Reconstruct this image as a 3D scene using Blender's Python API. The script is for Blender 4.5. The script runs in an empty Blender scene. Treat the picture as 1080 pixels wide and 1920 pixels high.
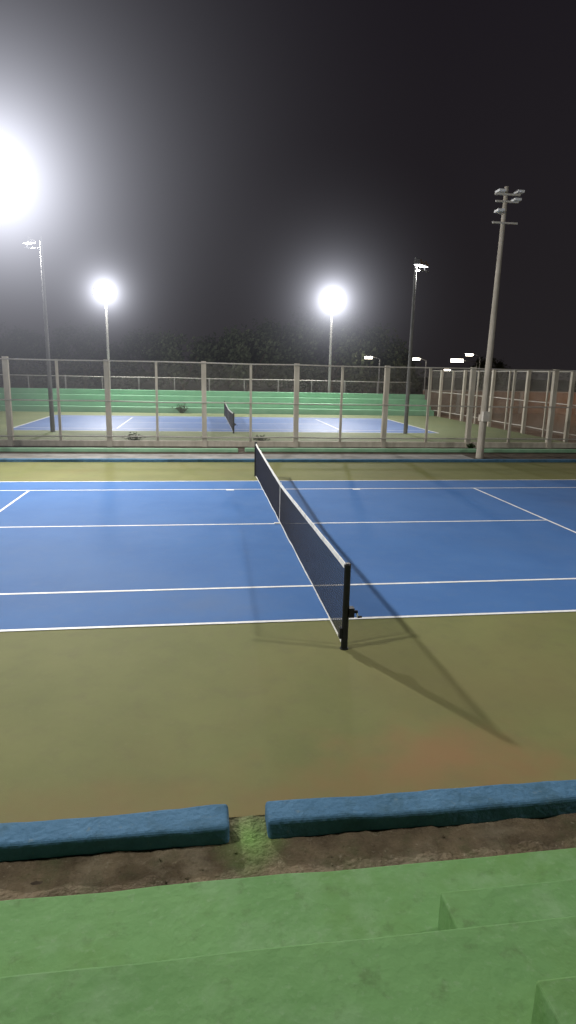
import bpy, math, random
from mathutils import Vector, Matrix, noise
random.seed(7)
scene=bpy.context.scene
col=scene.collection

# ---------------------------------------------------------------- materials
def new_mat(name):
    m=bpy.data.materials.new(name); m.use_nodes=True
    nt=m.node_tree; b=nt.nodes.get("Principled BSDF")
    return m,nt,b
def N(nt,t,**k):
    n=nt.nodes.new(t)
    for a,v in k.items(): setattr(n,a,v)
    return n
def noisy(name,c1,c2,scale=2.0,rough=0.7,bump=0.1,bscale=80,c3=None,s3=0.35,stretch=None,metal=0.0,stain=None,spec=0.3,amt3=.6,bdist=.02,specks=None):
    """multi-scale procedural colour variation + bump, world space"""
    m,nt,b=new_mat(name); L=nt.links
    geo=N(nt,'ShaderNodeNewGeometry')
    src=geo.outputs['Position']
    if stretch:
        mp=N(nt,'ShaderNodeMapping'); mp.inputs['Scale'].default_value=stretch
        L.new(src,mp.inputs['Vector']); src=mp.outputs['Vector']
    n1=N(nt,'ShaderNodeTexNoise'); n1.inputs['Scale'].default_value=scale; n1.inputs['Detail'].default_value=6; n1.inputs['Roughness'].default_value=.6
    L.new(src,n1.inputs['Vector'])
    r=N(nt,'ShaderNodeValToRGB'); r.color_ramp.elements[0].position=.33; r.color_ramp.elements[1].position=.67
    r.color_ramp.elements[0].color=(*c1,1); r.color_ramp.elements[1].color=(*c2,1)
    L.new(n1.outputs['Fac'],r.inputs['Fac']); out=r.outputs['Color']
    layers=[]
    if c3: layers.append((c3,s3,amt3,.5,.72))
    if specks: layers+=specks
    for (cc,ss,am,lo,hi) in layers:
        n2=N(nt,'ShaderNodeTexNoise'); n2.inputs['Scale'].default_value=ss; n2.inputs['Detail'].default_value=8; n2.inputs['Roughness'].default_value=.65
        L.new(src,n2.inputs['Vector'])
        r2=N(nt,'ShaderNodeValToRGB'); r2.color_ramp.elements[0].position=lo; r2.color_ramp.elements[1].position=hi
        r2.color_ramp.elements[0].color=(0,0,0,1); r2.color_ramp.elements[1].color=(am,)*3+(1,)
        L.new(n2.outputs['Fac'],r2.inputs['Fac'])
        mx=N(nt,'ShaderNodeMix',data_type='RGBA'); L.new(r2.outputs['Color'],mx.inputs['Factor'])
        L.new(out,mx.inputs['A']); mx.inputs['B'].default_value=(*cc,1); out=mx.outputs['Result']
    if stain:
        for (sx,sy,rx,ry,sc,am) in stain:
            mp=N(nt,'ShaderNodeMapping',vector_type='POINT')
            mp.inputs['Location'].default_value=(-sx/rx,-sy/ry,0); mp.inputs['Scale'].default_value=(1/rx,1/ry,0)
            L.new(geo.outputs['Position'],mp.inputs['Vector'])
            ln=N(nt,'ShaderNodeVectorMath',operation='LENGTH'); L.new(mp.outputs['Vector'],ln.inputs[0])
            nn=N(nt,'ShaderNodeTexNoise'); nn.inputs['Scale'].default_value=2.2; nn.inputs['Detail'].default_value=6
            L.new(geo.outputs['Position'],nn.inputs['Vector'])
            ad=N(nt,'ShaderNodeMath',operation='MULTIPLY_ADD'); L.new(nn.outputs['Fac'],ad.inputs[0]); ad.inputs[1].default_value=1.4; L.new(ln.outputs['Value'],ad.inputs[2])
            mr=N(nt,'ShaderNodeMapRange',interpolation_type='SMOOTHSTEP'); L.new(ad.outputs[0],mr.inputs['Value'])
            mr.inputs['From Min'].default_value=.4; mr.inputs['From Max'].default_value=1.8; mr.inputs['To Min'].default_value=am; mr.inputs['To Max'].default_value=0
            mx=N(nt,'ShaderNodeMix',data_type='RGBA'); L.new(mr.outputs['Result'],mx.inputs['Factor'])
            L.new(out,mx.inputs['A']); mx.inputs['B'].default_value=(*sc,1); out=mx.outputs['Result']
    L.new(out,b.inputs['Base Color'])
    b.inputs['Roughness'].default_value=rough; b.inputs['Metallic'].default_value=metal
    b.inputs['Specular IOR Level'].default_value=spec
    if bump>0:
        n3=N(nt,'ShaderNodeTexNoise'); n3.inputs['Scale'].default_value=bscale; n3.inputs['Detail'].default_value=4
        L.new(src,n3.inputs['Vector'])
        bp=N(nt,'ShaderNodeBump'); bp.inputs['Strength'].default_value=bump; bp.inputs['Distance'].default_value=bdist
        L.new(n3.outputs['Fac'],bp.inputs['Height']); L.new(bp.outputs['Normal'],b.inputs['Normal'])
    return m
def emis(name,c,s):
    m,nt,b=new_mat(name); b.inputs['Base Color'].default_value=(.8,.8,.8,1)
    b.inputs['Emission Color'].default_value=(*c,1); b.inputs['Emission Strength'].default_value=s
    return m

M={}
M['dirt']=noisy('dirt_ground',(.035,.026,.018),(.10,.075,.05),scale=3,rough=.95,bump=.6,bscale=25,c3=(.05,.06,.025),s3=.3)
M['apron']=noisy('olive_acrylic',(.130,.139,.051),(.160,.165,.062),scale=.7,rough=.8,bump=.15,bscale=160,c3=(.158,.135,.058),s3=.28,spec=.2,
   specks=[((.115,.11,.055),3.5,.4,.5,.75),((.19,.17,.09),18,.25,.55,.7)],
   stain=[(.45,-3.2,1.5,.75,(.24,.125,.062),.8),(-1.6,-3.75,3.8,.8,(.18,.125,.052),.75),(-4.6,-3.4,1.8,.7,(.17,.125,.052),.55),(1.5,-2,2.2,1.6,(.16,.13,.056),.4)])
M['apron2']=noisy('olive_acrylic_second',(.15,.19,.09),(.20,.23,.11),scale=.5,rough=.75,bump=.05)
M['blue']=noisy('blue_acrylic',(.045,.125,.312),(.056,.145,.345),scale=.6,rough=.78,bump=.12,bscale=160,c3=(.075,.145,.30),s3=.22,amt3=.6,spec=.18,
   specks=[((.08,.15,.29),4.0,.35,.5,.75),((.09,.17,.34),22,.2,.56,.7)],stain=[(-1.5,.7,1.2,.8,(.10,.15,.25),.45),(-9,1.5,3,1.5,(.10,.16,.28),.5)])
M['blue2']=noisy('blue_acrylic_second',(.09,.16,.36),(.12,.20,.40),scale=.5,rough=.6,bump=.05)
M['line']=noisy('line_paint',(.68,.68,.66),(.82,.82,.80),scale=9,rough=.6,bump=.05,c3=(.5,.52,.55),s3=3,amt3=.4)
M['kerb']=noisy('blue_kerb_paint',(.055,.130,.215),(.075,.165,.265),scale=5,rough=.85,bump=.7,bscale=22,c3=(.04,.085,.11),s3=2.6,amt3=.85,spec=.12,specks=[((.16,.20,.20),14,.5,.6,.72)])
M['bleach']=noisy('green_bleacher_paint',(.118,.245,.088),(.145,.285,.108),scale=1.6,rough=.8,bump=.45,bscale=12,c3=(.092,.185,.045),s3=.8,amt3=.95,spec=.15,
   specks=[((.19,.31,.16),2.7,.6,.50,.68),((.085,.14,.055),7,.6,.56,.70),((.20,.30,.17),26,.35,.58,.68)])
M['greenk']=noisy('pale_green_paint',(.22,.42,.26),(.30,.52,.33),scale=3,rough=.75,bump=.2,bscale=20,c3=(.15,.30,.16),s3=1.5)
M['farbl']=noisy('far_bleacher_paint',(.20,.42,.26),(.25,.48,.31),scale=1.2,rough=.75,bump=.1,c3=(.16,.35,.22),s3=.5)
M['walk']=noisy('concrete_walk',(.17,.17,.16),(.30,.29,.27),scale=1.5,rough=.85,bump=.3,bscale=30,c3=(.14,.12,.09),s3=.5)
M['conc']=noisy('cream_concrete',(.48,.44,.36),(.63,.58,.49),scale=4,rough=.85,bump=.3,bscale=40,c3=(.30,.27,.21),s3=1.2,stretch=(1,1,.35))
M['util']=noisy('grey_beige_concrete',(.33,.30,.25),(.45,.41,.35),scale=4,rough=.85,bump=.3,bscale=40,c3=(.22,.20,.16),s3=1.2,stretch=(1,1,.35))
M['pole']=noisy('weathered_concrete',(.22,.215,.20),(.32,.31,.29),scale=4,rough=.9,bump=.3,bscale=40,c3=(.15,.14,.13),s3=1.2,stretch=(1,1,.35))
M['poledim']=noisy('dimmed_concrete',(.15,.15,.15),(.22,.22,.215),scale=4,rough=.9,bump=.3,bscale=40,stretch=(1,1,.35))  # darker copy of the pole concrete, weaker light painted into its colour
M['steel']=noisy('galvanised_steel',(.48,.46,.42),(.62,.59,.53),scale=8,rough=.55,bump=.05,metal=.1,c3=(.34,.24,.15),s3=2,amt3=.4)
M['wire']=noisy('galvanised_wire',(.36,.345,.31),(.47,.45,.41),scale=5,rough=.6,bump=0,metal=.1)
M['black']=noisy('black_paint',(.008,.008,.010),(.016,.016,.019),scale=12,rough=.45,bump=.05)
M['cord']=noisy('net_cord',(.008,.011,.024),(.016,.020,.040),scale=12,rough=.8,bump=0)
M['tape']=noisy('white_vinyl_tape',(.58,.58,.55),(.72,.72,.69),scale=14,rough=.6,bump=.2,bscale=60,c3=(.34,.33,.30),s3=3,amt3=.7)
M['white']=noisy('white_enamel',(.7,.7,.7),(.8,.8,.8),scale=10,rough=.45,bump=0)
M['alu']=noisy('lamp_housing',(.3,.3,.31),(.42,.42,.43),scale=10,rough=.45,bump=0,metal=.3)
M['dark']=noisy('dark_housing',(.08,.08,.085),(.13,.13,.135),scale=10,rough=.5,bump=0)
M['lens']=emis('lamp_lens_lit',(.95,.97,1),60)
M['lensdim']=emis('lamp_lens_soft',(.97,.98,1),10)
M['lensoff']=noisy('lamp_glass_off',(.55,.55,.55),(.7,.7,.7),scale=10,rough=.2,bump=0)
M['warm']=emis('street_lens_warm',(1,.90,.74),30)
M['bark']=noisy('bark',(.05,.035,.025),(.11,.08,.055),scale=8,rough=.95,bump=.6,bscale=20,stretch=(1,1,.3))
M['leaf']=noisy('foliage',(.035,.046,.026),(.085,.10,.058),scale=1.1,rough=.85,bump=0,spec=.1)
M['weed']=noisy('weed_leaves',(.015,.028,.010),(.035,.055,.02),scale=6,rough=.9,bump=0,spec=.1)
M['brick']=noisy('plastered_wall',(.17,.115,.08),(.25,.17,.12),scale=2,rough=.9,bump=.3,bscale=15,c3=(.11,.08,.06),s3=.6)
M['reddirt']=noisy('laterite_ground',(.12,.08,.05),(.18,.12,.08),scale=.8,rough=.95,bump=.3,bscale=10,c3=(.08,.08,.04),s3=.3)

# ---------------------------------------------------------------- mesh builder
class MB:
    def __init__(s): s.v=[];s.f=[];s.m=[]
    def quad(s,a,b,c,d,m=0):
        i=len(s.v); s.v+=[a,b,c,d]; s.f.append((i,i+1,i+2,i+3)); s.m.append(m)
    def box(s,x0,x1,y0,y1,z0,z1,m=0,rot=None,org=None):
        i=len(s.v)
        P=[(x0,y0,z0),(x1,y0,z0),(x1,y1,z0),(x0,y1,z0),(x0,y0,z1),(x1,y0,z1),(x1,y1,z1),(x0,y1,z1)]
        if rot is not None:
            o=Vector(org) if org else Vector((0,0,0))
            P=[tuple(rot@Vector(p)+o) for p in P]
        s.v+=P
        for f in [(0,3,2,1),(4,5,6,7),(0,1,5,4),(1,2,6,5),(2,3,7,6),(3,0,4,7)]:
            s.f.append(tuple(i+k for k in f)); s.m.append(m)
    def cyl(s,p0,p1,r0,r1=None,n=10,m=0,caps=True):
        if r1 is None:r1=r0
        p0=Vector(p0);p1=Vector(p1); d=(p1-p0)
        if d.length<1e-6:return
        d.normalize(); a=d.orthogonal().normalized(); b=d.cross(a); i=len(s.v)
        for k in range(n):
            t=2*math.pi*(k+.5)/n; s.v.append(tuple(p0+(a*math.cos(t)+b*math.sin(t))*r0))
        for k in range(n):
            t=2*math.pi*(k+.5)/n; s.v.append(tuple(p1+(a*math.cos(t)+b*math.sin(t))*r1))
        for k in range(n):
            k2=(k+1)%n; s.f.append((i+k,i+k2,i+n+k2,i+n+k)); s.m.append(m)
        if caps:
            s.f.append(tuple(i+k for k in reversed(range(n)))); s.m.append(m)
            s.f.append(tuple(i+n+k for k in range(n))); s.m.append(m)
    def obj(s,name,mats,loc=(0,0,0),smooth=False,bevel=0,parent=None):
        me=bpy.data.meshes.new(name); me.from_pydata(s.v,[],s.f); me.update()
        for m in mats: me.materials.append(M[m] if isinstance(m,str) else m)
        me.polygons.foreach_set('material_index',s.m)
        if smooth: me.polygons.foreach_set('use_smooth',[True]*len(me.polygons))
        o=bpy.data.objects.new(name,me); col.objects.link(o); o.location=loc
        if bevel:
            bv=o.modifiers.new('bevel','BEVEL'); bv.width=bevel; bv.segments=3; bv.limit_method='ANGLE'
        if parent: o.parent=parent
        return o
def sheet(name,x0,x1,y0,y1,z,mat):
    b=MB(); b.quad((x0,y0,z),(x1,y0,z),(x1,y1,z),(x0,y1,z)); return b.obj(name,[mat])

# ---------------------------------------------------------------- ground & courts
sheet('ground',-400,400,-120,600,-.03,'dirt')
sheet('dirt_yard',17.35,70,18.6,60,-.022,'reddirt')
sheet('court_surround',-19,19,-3.74,15.0,0,'apron')
def lines(name,y0,z,w=.06,wb=.075):
    b=MB(); L=11.885
    def seg(x0,x1,ya,yb): b.quad((x0,ya,z),(x1,ya,z),(x1,yb,z),(x0,yb,z))
    w2=w/2
    for yy in (0,1.37,9.60,10.97):
        seg(-L,L,y0+yy-w2,y0+yy+w2)
    for sx in (-1,1):
        seg(sx*L-wb/2,sx*L+wb/2,y0+w2,y0+1.37-w2)
        seg(sx*L-wb/2,sx*L+wb/2,y0+1.37+w2,y0+9.6-w2)
        seg(sx*L-wb/2,sx*L+wb/2,y0+9.6+w2,y0+10.97-w2)
        seg(sx*6.4-w2,sx*6.4+w2,y0+1.37+w2,y0+5.485-w2)
        seg(sx*6.4-w2,sx*6.4+w2,y0+5.485+w2,y0+9.6-w2)
    seg(-6.4-w2,6.4+w2,y0+5.485-w2,y0+5.485+w2)
    return b.obj(name,['line'])
sheet('tennis_court',-11.95,11.95,-.03,11.0,.004,'blue')
lines('court_lines',0,.008)
Y2=26.6
sheet('court_surround',-17.2,17.2,21.2,41.0,0,'apron2')
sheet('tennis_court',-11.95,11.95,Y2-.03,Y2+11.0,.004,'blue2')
lines('court_lines',Y2,.008,w=.09,wb=.1)
# short paint ticks by the far singles line
b=MB()
for x in (-.93,2.75):
    b.quad((x-.11,9.46,.0081),(x+.11,9.46,.0081),(x+.11,9.565,.0081),(x-.11,9.565,.0081))
b.obj('court_tick_mark',['line'])

# kerbs : swept, slightly irregular
def kerb(name,x0,x1,y0,y1,z0,z1,mat,amp=.008,step=.12,bev=.03):
    n=max(2,int((x1-x0)/step)); b=MB()
    prof=[(y0,z0),(y1,z0),(y1,z1),(y0,z1)]
    for i in range(n+1):
        x=x0+(x1-x0)*i/n
        for (y,z) in prof:
            q=noise.noise(Vector((x*.9,y*3,z*5)))+.35*noise.noise(Vector((x*5,y*3,z*5))); q2=noise.noise(Vector((x*.9+40,y*3,z*5)))+.35*noise.noise(Vector((x*5+9,y*3,z*5)))
            b.v.append((x,y+amp*q*2,z+(amp*q2 if z==z1 else 0)))
    for i in range(n):
        a=i*4; c=a+4
        for k in range(4):
            k2=(k+1)%4; b.f.append((a+k,c+k,c+k2,a+k2)); b.m.append(0)
    b.f.append((0,1,2,3)); b.m.append(0); e=n*4; b.f.append((e+3,e+2,e+1,e)); b.m.append(0)
    return b.obj(name,[mat],bevel=bev)
kerb('concrete_kerb',-1.27,19,-3.99,-3.75,-.03,.13,'kerb',amp=.016)
kerb('concrete_kerb',-19,-1.55,-3.99,-3.75,-.03,.13,'kerb',amp=.016)
# rough dirt strip between kerb and bleacher, rising softly to the gap, with worn green paint
M['mud']=noisy('muddy_dirt',(.055,.040,.023),(.16,.122,.075),scale=3.2,rough=.95,bump=1,bscale=30,bdist=.03,c3=(.26,.22,.15),s3=1.9,amt3=.8,
       specks=[((.06,.075,.03),2.4,.7,.5,.7),((.30,.26,.19),22,.5,.60,.70)],
       stain=[(-1.40,-3.98,.27,.48,(.13,.235,.06),1.0),(-1.2,-4.45,.32,.4,(.24,.18,.12),.7)])
b=MB(); nx,ny=400,34
for j in range(ny+1):
    for i in range(nx+1):
        x=-6+12*i/nx; y=-4.82+1.08*j/ny
        h=.026*noise.noise(Vector((x*4,y*4,0)))+.016*noise.noise(Vector((x*14,y*14,3)))+.006*noise.noise(Vector((x*35,y*35,8)))
        g=max(0,1-abs(x+1.41)/.35)*max(0,min(1,(y+4.25)/.45))
        z=-.010+h*(1-.7*g)+.010*g
        if y>-3.98 and not(-1.62<x<-1.2): z=-.03
        b.v.append((x,y,z))
for j in range(ny):
    for i in range(nx):
        a=j*(nx+1)+i; b.f.append((a,a+1,a+nx+2,a+nx+1)); b.m.append(0)
b.obj('dirt_strip',['mud'],smooth=True)
# a few small pebbles in the strip
b=MB(); rnd=random.Random(4)
for k in range(38):
    x=rnd.uniform(-3.6,1.6); y=rnd.uniform(-4.75,-4.04); s=rnd.uniform(.004,.012)
    rt=Matrix.Rotation(rnd.uniform(0,6),3,'Z')@Matrix.Rotation(rnd.uniform(0,1),3,'X')
    b.box(-s,s,-s*.7,s*.7,-s*.5,s*.5,0,rot=rt,org=(x,y,0))
b.obj('gravel',['mud'],bevel=.002)

# far edge of the court
kerb('concrete_kerb',-19,19,15.02,15.25,-.03,.10,'kerb',amp=.01,bev=.02)
sheet('walkway',-19,9.3,15.26,17.3,-.006,'walk')
kerb('green_kerb',-24,-.2,18.0,18.25,-.03,.12,'greenk',bev=.02)
kerb('green_kerb',.1,16.9,18.2,18.45,-.03,.12,'greenk',bev=.02)
kerb('concrete_kerb',-24,17.4,19.95,20.15,-.03,.22,'conc',bev=.02)

# ---------------------------------------------------------------- near bleachers
def bleacher(x0,x1,yf,sgn,tiers,dep,h,z0=-.03):
    b=MB(); 
    P=[(yf,z0)]
    for i in range(tiers):
        P.append((yf+sgn*dep*i,h*(i+1)))
        P.append((yf+sgn*dep*(i+1),h*(i+1)))
    P.append((yf+sgn*dep*tiers,z0))
    n=max(2,int((x1-x0)/.25)); k=len(P)
    for i in range(n+1):
        x=x0+(x1-x0)*i/n
        for (y,z) in P:
            q=noise.noise(Vector((x*.8,y*2,z*3)))*.007+noise.noise(Vector((x*3.1,y*2,z*3)))*.006
            b.v.append((x,y+q,z+(q if z>0 else 0)))
    for i in range(n):
        for j in range(k):
            j2=(j+1)%k; a=i*k; c=a+k; f=(a+j,a+j2,c+j2,c+j)
            b.f.append(f if sgn<0 else tuple(reversed(f))); b.m.append(0)
    b.f.append(tuple(range(k))); b.m.append(0); b.f.append(tuple(reversed(range(n*k,n*k+k)))); b.m.append(0)
    return b
b=bleacher(-22,22,-4.80,-1,4,.87,.45)
bl=b.obj('concrete_bleachers',['bleach'],bevel=.012)
for i in range(4):
    s=MB(); yy=-4.80-.87*(i+1)
    s.box(-.5,.9,yy-.02,yy+.42,.45*(i+1)-.02,.45*(i+1)+.225)
    s.obj('aisle_step_%d'%(i+1),['bleach'],bevel=.012,parent=bl)

# ---------------------------------------------------------------- tennis nets
def tennis_net(name,y0,pitch=.045,th=.0032):
    b=MB(); ya,yb=y0-.914,y0+11.884; mid=(ya+yb)/2; half=(yb-ya)/2
    def top(y):
        t=abs(y-mid)/half; return .914+(1.07-.914)*(t**1.15)
    for y in (ya,yb):
        b.cyl((0,y,-.02),(0,y,1.09),.042,n=16,m=0)
        b.cyl((0,y,1.09),(0,y,1.105),.046,.03,n=16,m=0)
        b.cyl((0,y,0),(0,y,.012),.055,n=16,m=0)
    b.box(.035,.10,ya-.045,ya+.045,.42,.54,0)
    b.cyl((.10,ya,.48),(.15,ya,.48),.02,n=10,m=0)
    b.cyl((.14,ya,.48),(.15,ya-.02,.41),.011,n=8,m=4)
    b.cyl((.15,ya-.02,.42),(.20,ya-.02,.42),.013,n=8,m=0)
    b.box(-.07,-.035,ya-.03,ya+.05,.14,.28,0)
    s0,s1=ya+.12,yb-.12
    n=int((s1-s0)/pitch)
    ys=[s0+(s1-s0)*i/n for i in range(n+1)]
    for y in ys: b.box(-th*.8,th*.8,y-th,y+th,.05,top(y)-.03,1)
    rows=21; m=40
    for r in range(1,rows):
        for i in range(m):
            a=s0+(s1-s0)*i/m; c=s0+(s1-s0)*(i+1)/m
            za=.05+(top(a)-.08)*r/rows; zc=.05+(top(c)-.08)*r/rows
            b.cyl((0,a,za),(0,c,zc),th*1.2,n=4,m=1,caps=False)
    for i in range(m):
        a=s0+(s1-s0)*i/m; c=s0+(s1-s0)*(i+1)/m
        za,zc=top(a),top(c); w=.013
        wob=lambda y:.006*noise.noise(Vector((y*2,1,0)))
        bz=lambda y:.045+.03*noise.noise(Vector((y*1.3,7,0)))+.012*noise.noise(Vector((y*6,7,0)))
        for (p0,p1,h,ww,z0,z1) in ((a,c,.062,w,za,zc),(a,c,.026,.006,bz(a),bz(c))):
            i0=len(b.v)
            for (y,z) in ((p0,z0),(p1,z1)):
                o=wob(y)
                b.v+=[(-ww+o,y,z-h),(ww+o,y,z-h),(ww*.6+o,y,z),(-ww*.6+o,y,z)]
            for k in range(4):
                k2=(k+1)%4; b.f.append((i0+k,i0+k2,i0+4+k2,i0+4+k)); b.m.append(2)
    b.box(-.007,.007,s0-.02,s0+.02,.04,top(s0)-.063,1); b.box(-.007,.007,s1-.02,s1+.02,.04,top(s1)-.063,1)
    for (p,q) in ((ya,s0),(yb,s1)):
        b.cyl((0,p,1.06),(0,q,top(q)-.02),.005,n=6,m=0)
        for k in range(9):
            z=.12+k*.105; b.cyl((0,p,z),(0,q,z+.04),.003,n=4,m=1)
    b.box(-.015,-.0135,mid-.026,mid+.026,.01,.93,2); b.box(.0135,.015,mid-.026,mid+.026,.01,.93,2)
    b.box(-.015,.015,mid-.026,mid+.026,.93,.934,2)
    b.box(-.13,.02,mid-.035,mid+.035,.009,.03,2)
    return b.obj(name,['black','cord','tape','steel','white'])
tennis_net('tennis_net',0)
tennis_net('tennis_net',Y2,pitch=.09,th=.006)

# ---------------------------------------------------------------- fences
def chain(b,p0,p1,z0,z1,pitch,r,m):
    p0=Vector((*p0,0));p1=Vector((*p1,0)); L=(p1-p0).length; d=(p1-p0)/L; H=z1-z0
    def P(s,z): q=p0+d*s; return (q.x,q.y,z)
    s=-H
    while s<L:
        a=max(s,0); c=min(s+H,L)
        if c-a>.02:
            b.cyl(P(a,z0+(a-s)),P(c,z0+(c-s)),r,n=3,m=m,caps=False)
            b.cyl(P(a,z1-(a-s)),P(c,z1-(c-s)),r,n=3,m=m,caps=False)
        s+=pitch
def fence(name,p0,p1,posts,H,base=.2,pitch=.085,r=.0022,rails=(1.0,.5,.06),thick=.095,thin=.04,wiremat='wire',postmat='conc'):
    b=MB(); P0=Vector(p0);P1=Vector(p1);L=(P1-P0).length;d=(P1-P0)/L; rnd=random.Random(len(posts))
    for i,s in enumerate(posts):
        q=P0+d*s; th=(i%2==0); w=thick if th else thin
        lx,ly=rnd.uniform(-.02,.02),rnd.uniform(-.02,.02); i0=len(b.v); dz=rnd.uniform(0,.05)
        b.box(q.x-w,q.x+w,q.y-w,q.y+w,-.03,H+(.02+dz if th else 0),0)
        for k in range(i0+4,i0+8):
            v=b.v[k]; b.v[k]=(v[0]+lx,v[1]+ly,v[2])
    nrm=Vector((-d.y,d.x))
    for k,f in enumerate(rails):
        z=base+(H-base)*f-(.02 if f==1 else 0)
        o=-nrm*.13; ns=len(posts)-1
        zz=[z+rnd.uniform(-.018,.018) for _ in range(ns+2)]
        pts=[P0]+[P0+d*s for s in posts[1:]]+[P1]
        for a in range(len(pts)-1):
            if (pts[a+1]-pts[a]).length<.05: continue
            b.cyl((pts[a].x+o.x,pts[a].y+o.y,zz[a]),(pts[a+1].x+o.x,pts[a+1].y+o.y,zz[min(a+1,ns+1)]),.03,n=8,m=1)
    o=-nrm*.165
    chain(b,(P0.x+o.x,P0.y+o.y),(P1.x+o.x,P1.y+o.y),base+.05,H,pitch,r,2)
    return b.obj(name,[postmat,'steel',wiremat])
fence('chain_link_fence',(-26.2,20.0),(17.3,20.0),[i*2.05+.02 for i in range(22)],3.62,pitch=.07,r=.0019,thick=.105,thin=.05)
fence('chain_link_fence',(17.3,20.3),(17.3,43),[i*2.25 for i in range(1,11)],3.62,pitch=.08,r=.002,postmat='conc')
fence('chain_link_fence',(-30,45.6),(16.5,45.6),[i*2.9 for i in range(17)],2.6,pitch=.14,r=.0025,rails=(1.0,),thick=.05,postmat='pole')

# ---------------------------------------------------------------- far bleachers and walls
b=bleacher(-30,17.2,41.4,1,4,.8,.40)
b.obj('concrete_bleachers',['farbl'])
b=MB(); b.box(17.9,60,46,46.3,-.03,1.9,0); b.box(17.9,60,45.95,46.35,1.9,1.98,1)
for i in range(14): b.box(18+i*3,18.3+i*3,45.93,46,-.03,1.9,1)
b.obj('boundary_wall',['brick','pole'])

# ---------------------------------------------------------------- flood-light poles
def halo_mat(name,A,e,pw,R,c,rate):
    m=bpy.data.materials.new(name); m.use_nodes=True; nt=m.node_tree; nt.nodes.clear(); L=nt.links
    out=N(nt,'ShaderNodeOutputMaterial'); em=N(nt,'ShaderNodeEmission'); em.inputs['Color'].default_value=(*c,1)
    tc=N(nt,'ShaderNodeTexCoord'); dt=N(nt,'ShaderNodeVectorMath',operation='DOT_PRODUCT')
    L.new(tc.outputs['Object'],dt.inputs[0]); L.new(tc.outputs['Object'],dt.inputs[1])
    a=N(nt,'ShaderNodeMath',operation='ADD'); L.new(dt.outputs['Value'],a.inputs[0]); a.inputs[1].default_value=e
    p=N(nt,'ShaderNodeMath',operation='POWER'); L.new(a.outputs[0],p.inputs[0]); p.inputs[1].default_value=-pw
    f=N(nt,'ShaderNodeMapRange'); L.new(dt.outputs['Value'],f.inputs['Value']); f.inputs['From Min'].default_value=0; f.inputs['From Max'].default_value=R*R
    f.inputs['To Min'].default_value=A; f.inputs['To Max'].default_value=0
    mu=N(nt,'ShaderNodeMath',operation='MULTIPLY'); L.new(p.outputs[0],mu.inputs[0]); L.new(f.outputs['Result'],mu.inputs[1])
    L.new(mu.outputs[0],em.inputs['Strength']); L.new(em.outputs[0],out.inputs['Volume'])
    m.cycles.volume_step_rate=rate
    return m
def ico(name,R,mat,loc,parent):
    import bmesh
    bm=bmesh.new(); bmesh.ops.create_icosphere(bm,subdivisions=3,radius=R*1.02); me=bpy.data.meshes.new(name); bm.to_mesh(me); bm.free()
    me.materials.append(mat); o=bpy.data.objects.new(name,me); col.objects.link(o); o.location=loc; o.parent=parent
    return o
def flood_pole(x,y,h,head,aim,lit,power=0,r=(.13,.08),size=.7,lampcol=(1,.97,.93),down=None,heads=3,lens='lens',pm='pole',hm='alu',brace=True):
    b=MB(); b.cyl((x,y,-.05),(x,y,h),r[0],r[1],n=14,m=0)
    hx,hy,hz=head
    A=(Vector(aim)-Vector(head)).normalized()
    hor=Vector((A.x,A.y,0)).normalized(); side=Vector((-hor.y,hor.x,0))
    c=Vector(head)-hor*.28; hw=.31*heads if heads>1 else .12
    ends=[c-side*hw,c+side*hw]
    b.cyl(ends[0]-Vector((0,0,.25)),ends[1]-Vector((0,0,.25)),.035,n=8,m=1)
    b.cyl((x,y,hz-.25),tuple(c-Vector((0,0,.25))),.035,n=8,m=1)
    if brace: b.cyl((x,y,hz-.7),tuple(c-Vector((0,0,.27))),.02,n=8,m=1)
    D=A if down is None else (hor*down[0]+Vector((0,0,-down[1]))).normalized()
    z=D; xx=side; yy=z.cross(xx)
    rot=Matrix((xx,yy,z)).transposed()
    for k in range(heads):
        o=Vector(head)-hor*.12+side*((k-(heads-1)/2)*.62)
        b.box(-.24,.24,-.2,.2,-.16,.0,2,rot=rot,org=o)
        b.box(-.12,.12,-.12,.12,-.28,-.16,2,rot=rot,org=o)
        b.box(-.21,.21,-.17,.17,.001,.012,3,rot=rot,org=o)
        b.cyl(tuple(o-Vector((0,0,.25))-hor*.12),tuple(o-z*.1),.02,n=6,m=1)
    ob=b.obj('floodlight_pole',[pm,pm,hm,lens if lit else 'lensoff'])
    if power:
        l=bpy.data.lights.new('flood_lamp','AREA'); l.shape='DISK'; l.size=size; l.energy=power; l.color=lampcol
        lo=bpy.data.objects.new('flood_lamp',l); col.objects.link(lo); lo.parent=ob
        lo.location=Vector(head)+D*.06; lo.rotation_euler=(-A).to_track_quat('Z','Y').to_euler()
    return ob
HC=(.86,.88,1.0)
def halo_for(o,loc,A,e,pw,R,rate): ico('emissive_glow',R,halo_mat('emissive_glow',A,e,pw,R,HC,rate),loc,o)  # self-emitting volume imitates the glow around a lamp; it scatters no light
p1=flood_pole(-9.3,14.9,9.0,(-8.15,14.5,9.1),(1,0,0),True,3300,size=.5)
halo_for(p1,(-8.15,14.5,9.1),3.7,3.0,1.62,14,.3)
flood_pole(-9.6,-4.2,10,(-8.6,-3.35,10),(0,4,0),True,800,size=.6)
flood_pole(9.9,-4.6,10,(8.85,-3.8,10),(0,4,0),True,680,size=.6)
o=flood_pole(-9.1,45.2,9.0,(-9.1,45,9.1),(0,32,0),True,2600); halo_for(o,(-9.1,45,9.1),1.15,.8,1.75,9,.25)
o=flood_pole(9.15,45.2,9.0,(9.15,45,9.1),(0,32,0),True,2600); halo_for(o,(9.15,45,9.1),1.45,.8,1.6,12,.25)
flood_pole(-9.4,26.0,9.5,(-9.95,26.3,9.2),(0,36,0),True,1400,down=(.05,.99),heads=1,lens='lensdim',pm='poledim',r=(.12,.06),hm='dark',brace=False)
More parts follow.
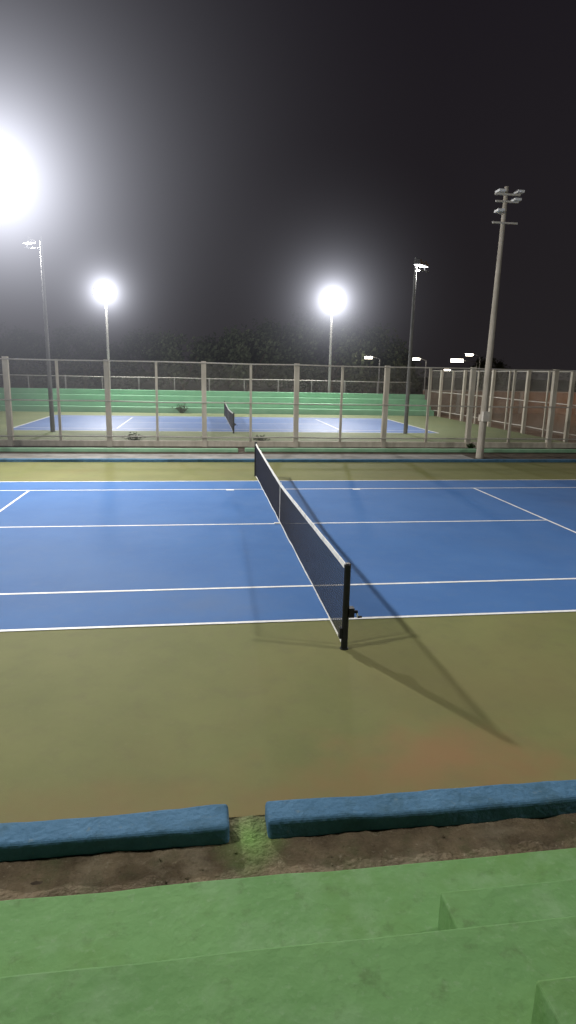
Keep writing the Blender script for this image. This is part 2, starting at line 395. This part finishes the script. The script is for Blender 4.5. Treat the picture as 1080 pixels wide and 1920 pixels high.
flood_pole(9.75,26.2,9.4,(10.0,26.4,9.0),(0,36,0),True,1400,down=(.05,.99),heads=2,lens='lensdim',pm='poledim',r=(.12,.06),hm='dark',brace=False)

# tall pole with two tiers of crossarms
b=MB(); X,Y=9.7,16.4
tx,ty=X+.12,Y
b.cyl((X,Y,-.05),(tx,ty,10.3),.155,.075,n=14,m=0)
b.cyl((X,Y,1.5),(X+.01,Y,1.75),.19,.19,n=14,m=0)
b.box(X-.13,X+.13,Y-.30,Y-.14,1.5,1.9,1)
for k,(z,w) in enumerate(((10.0,.5),(9.75,.45),(9.0,.5))):
    b.box(tx-w,tx+w,ty-.17,ty-.10,z-.03,z+.03,2)
for (dx,z) in ((-.32,10.08),(.42,10.08),(-.3,9.4),(.33,9.80)):
    b.box(tx+dx-.13,tx+dx+.13,ty-.38,ty-.02,z-.04,z+.04,3)
b.cyl((tx-.3,ty-.1,9.36),(tx,ty,9.3),.02,n=6,m=2)
b.obj('floodlight_pole',['util','steel','steel','white'])

# distant street lamps
def street_lamp(x,y,h,s=1.0):
    b=MB(); b.cyl((0,0,-.05),(0,0,h),.08,.05,n=8,m=0); b.cyl((0,0,h),(-1.1*s,0,h+.25),.04,.03,n=8,m=0)
    b.box(-1.95*s,-1.0*s,-.2,.2,h+.14*s+.1,h+.14*s+.2,0); b.box(-1.9*s,-1.05*s,-.18,.18,h+.02,h+.14*s+.098,1)
    return b.obj('street_lamp',['poledim','warm'],loc=(x,y,0))
street_lamp(15.0,50.5,4.6,.75)
street_lamp(20.1,52.0,4.6,.7)
street_lamp(34.8,73.0,4.95,1.9)
street_lamp(36.8,76.5,5.9,1.1)
street_lamp(25.0,56.5,3.65,.6)
# sodium street lamp lighting the yard to the right
sl=street_lamp(36,37,7,1.2)
l=bpy.data.lights.new('sodium_bulb','POINT'); l.energy=2100; l.color=(1,.60,.34); l.shadow_soft_size=.3
lo=bpy.data.objects.new('sodium_bulb',l); col.objects.link(lo); lo.parent=sl; lo.location=(-1.8,0,6.7)

# ---------------------------------------------------------------- vegetation
def tree_mesh(seed,h,w):
    rnd=random.Random(seed); b=MB()
    b.cyl((0,0,-.1),(.15,.1,h*.45),.28,.17,n=9,m=0)
    cl=[]
    for i in range(24):
        a=rnd.uniform(0,6.28); rr=w*math.sqrt(rnd.random())*.9; z=h*rnd.uniform(.30,.95)
        rr*=math.sqrt(max(.08,1-((z/h-.55)/.5)**2))
        c=Vector((rr*math.cos(a),rr*math.sin(a),z)); cl.append((c,rnd.uniform(.55,1.15)*w*.34))
        if i<9: b.cyl((.12,.08,h*rnd.uniform(.2,.44)),tuple(c),.09,.02,n=5,m=0)
    for c,r in cl:
        for k in range(170):
            p=c+Vector((rnd.gauss(0,1),rnd.gauss(0,1),rnd.gauss(0,.8)))*r*.5
            s=rnd.uniform(.12,.30); n=Vector((rnd.gauss(0,1),rnd.gauss(0,1),rnd.gauss(0,1))).normalized()
            u=n.orthogonal().normalized()*s; v=n.cross(u)*.6
            b.quad(tuple(p-u),tuple(p-v),tuple(p+u),tuple(p+v),1)
    return b
tm=[]
for i,(h,w) in enumerate(((7.2,3.6),(9.0,4.6),(8.0,4.0))):
    o=tree_mesh(20+i,h,w).obj('tree',['bark','leaf']); tm.append(o.data)
    o.location=[(3.0,56,0),(11.5,56,0),(6.5,60,0)][i]
for i,(x,y,s) in enumerate(((-3.5,56,.92),(-8,60,.75),(15.5,57,.95),(20.5,62,.8),(-14,62,.8),(-20,64,.85),(0,66,.95),(13,68,1.1),(27,84,.8),(46,92,.85),(-27,70,.9))):
    o=bpy.data.objects.new('tree',tm[i%3]); col.objects.link(o); o.location=(x,y,0); o.scale=(s,s,s); o.rotation_euler=(0,0,i*1.3)
def weed(x,y,s,seed):
    rnd=random.Random(seed); b=MB()
    for k in range(110):
        a=rnd.uniform(0,6.28); l=rnd.uniform(.3,1)*s; t=rnd.uniform(.2,.9)
        p=Vector((math.cos(a)*l*t*.8,math.sin(a)*l*t*.6,0)); q=p*1.3+Vector((0,0,l*(1.1-t*.6)))
        if k%3==0: b.cyl((p.x*.2,p.y*.2,-.02),tuple(q),.008,.004,n=4,m=0,caps=False)
        u=Vector((rnd.gauss(0,1),rnd.gauss(0,1),rnd.gauss(0,.6))).normalized()*.05*(.6+s); v=u.orthogonal().normalized()*.025*(1+s)
        b.quad(tuple(q-u),tuple(q-v),tuple(q+u),tuple(q+v),0)
    b.obj('weed_plant',['weed'],loc=(x,y,-.02))
for i,(x,y,s) in enumerate(((-4.7,20.6,.6),(1.0,20.6,.5),(-3.2,41.0,.8),(10.6,19.3,.3))):
    weed(x,y,s,i)

# ---------------------------------------------------------------- world
w=bpy.data.worlds.new('World'); scene.world=w; w.use_nodes=True; nt=w.node_tree; L=nt.links
bg=nt.nodes['Background']; tc=N(nt,'ShaderNodeTexCoord'); sp=N(nt,'ShaderNodeSeparateXYZ'); L.new(tc.outputs['Generated'],sp.inputs[0])
cr=N(nt,'ShaderNodeValToRGB'); L.new(sp.outputs['Z'],cr.inputs['Fac'])
cr.color_ramp.elements[0].position=0; cr.color_ramp.elements[0].color=(.0175,.0152,.0168,1)
cr.color_ramp.elements[1].position=.45; cr.color_ramp.elements[1].color=(.0120,.0100,.0132,1)
L.new(cr.outputs[0],bg.inputs['Color']); bg.inputs['Strength'].default_value=1.0

# ---------------------------------------------------------------- camera
yaw,pitch,roll,F=0.1412,0.2237,0.021,1162.026
f=Vector((math.sin(yaw)*math.cos(pitch),math.cos(yaw)*math.cos(pitch),-math.sin(pitch)))
r=Vector((math.cos(yaw),-math.sin(yaw),0)); u=r.cross(f)
R=r*math.cos(roll)+u*math.sin(roll); U=-r*math.sin(roll)+u*math.cos(roll)
cd=bpy.data.cameras.new('camera'); cam=bpy.data.objects.new('camera',cd); col.objects.link(cam)
mt=Matrix((R,U,-f)).transposed().to_4x4(); mt.translation=Vector((-1.7226,-7.8528,3.3359)); cam.matrix_world=mt
cd.sensor_fit='VERTICAL'; cd.sensor_height=36; cd.lens=F/1920*36; cd.clip_end=2000; cd.clip_start=.05
scene.camera=cam
scene.view_settings.view_transform='Standard'; scene.view_settings.look='None'; scene.view_settings.exposure=0
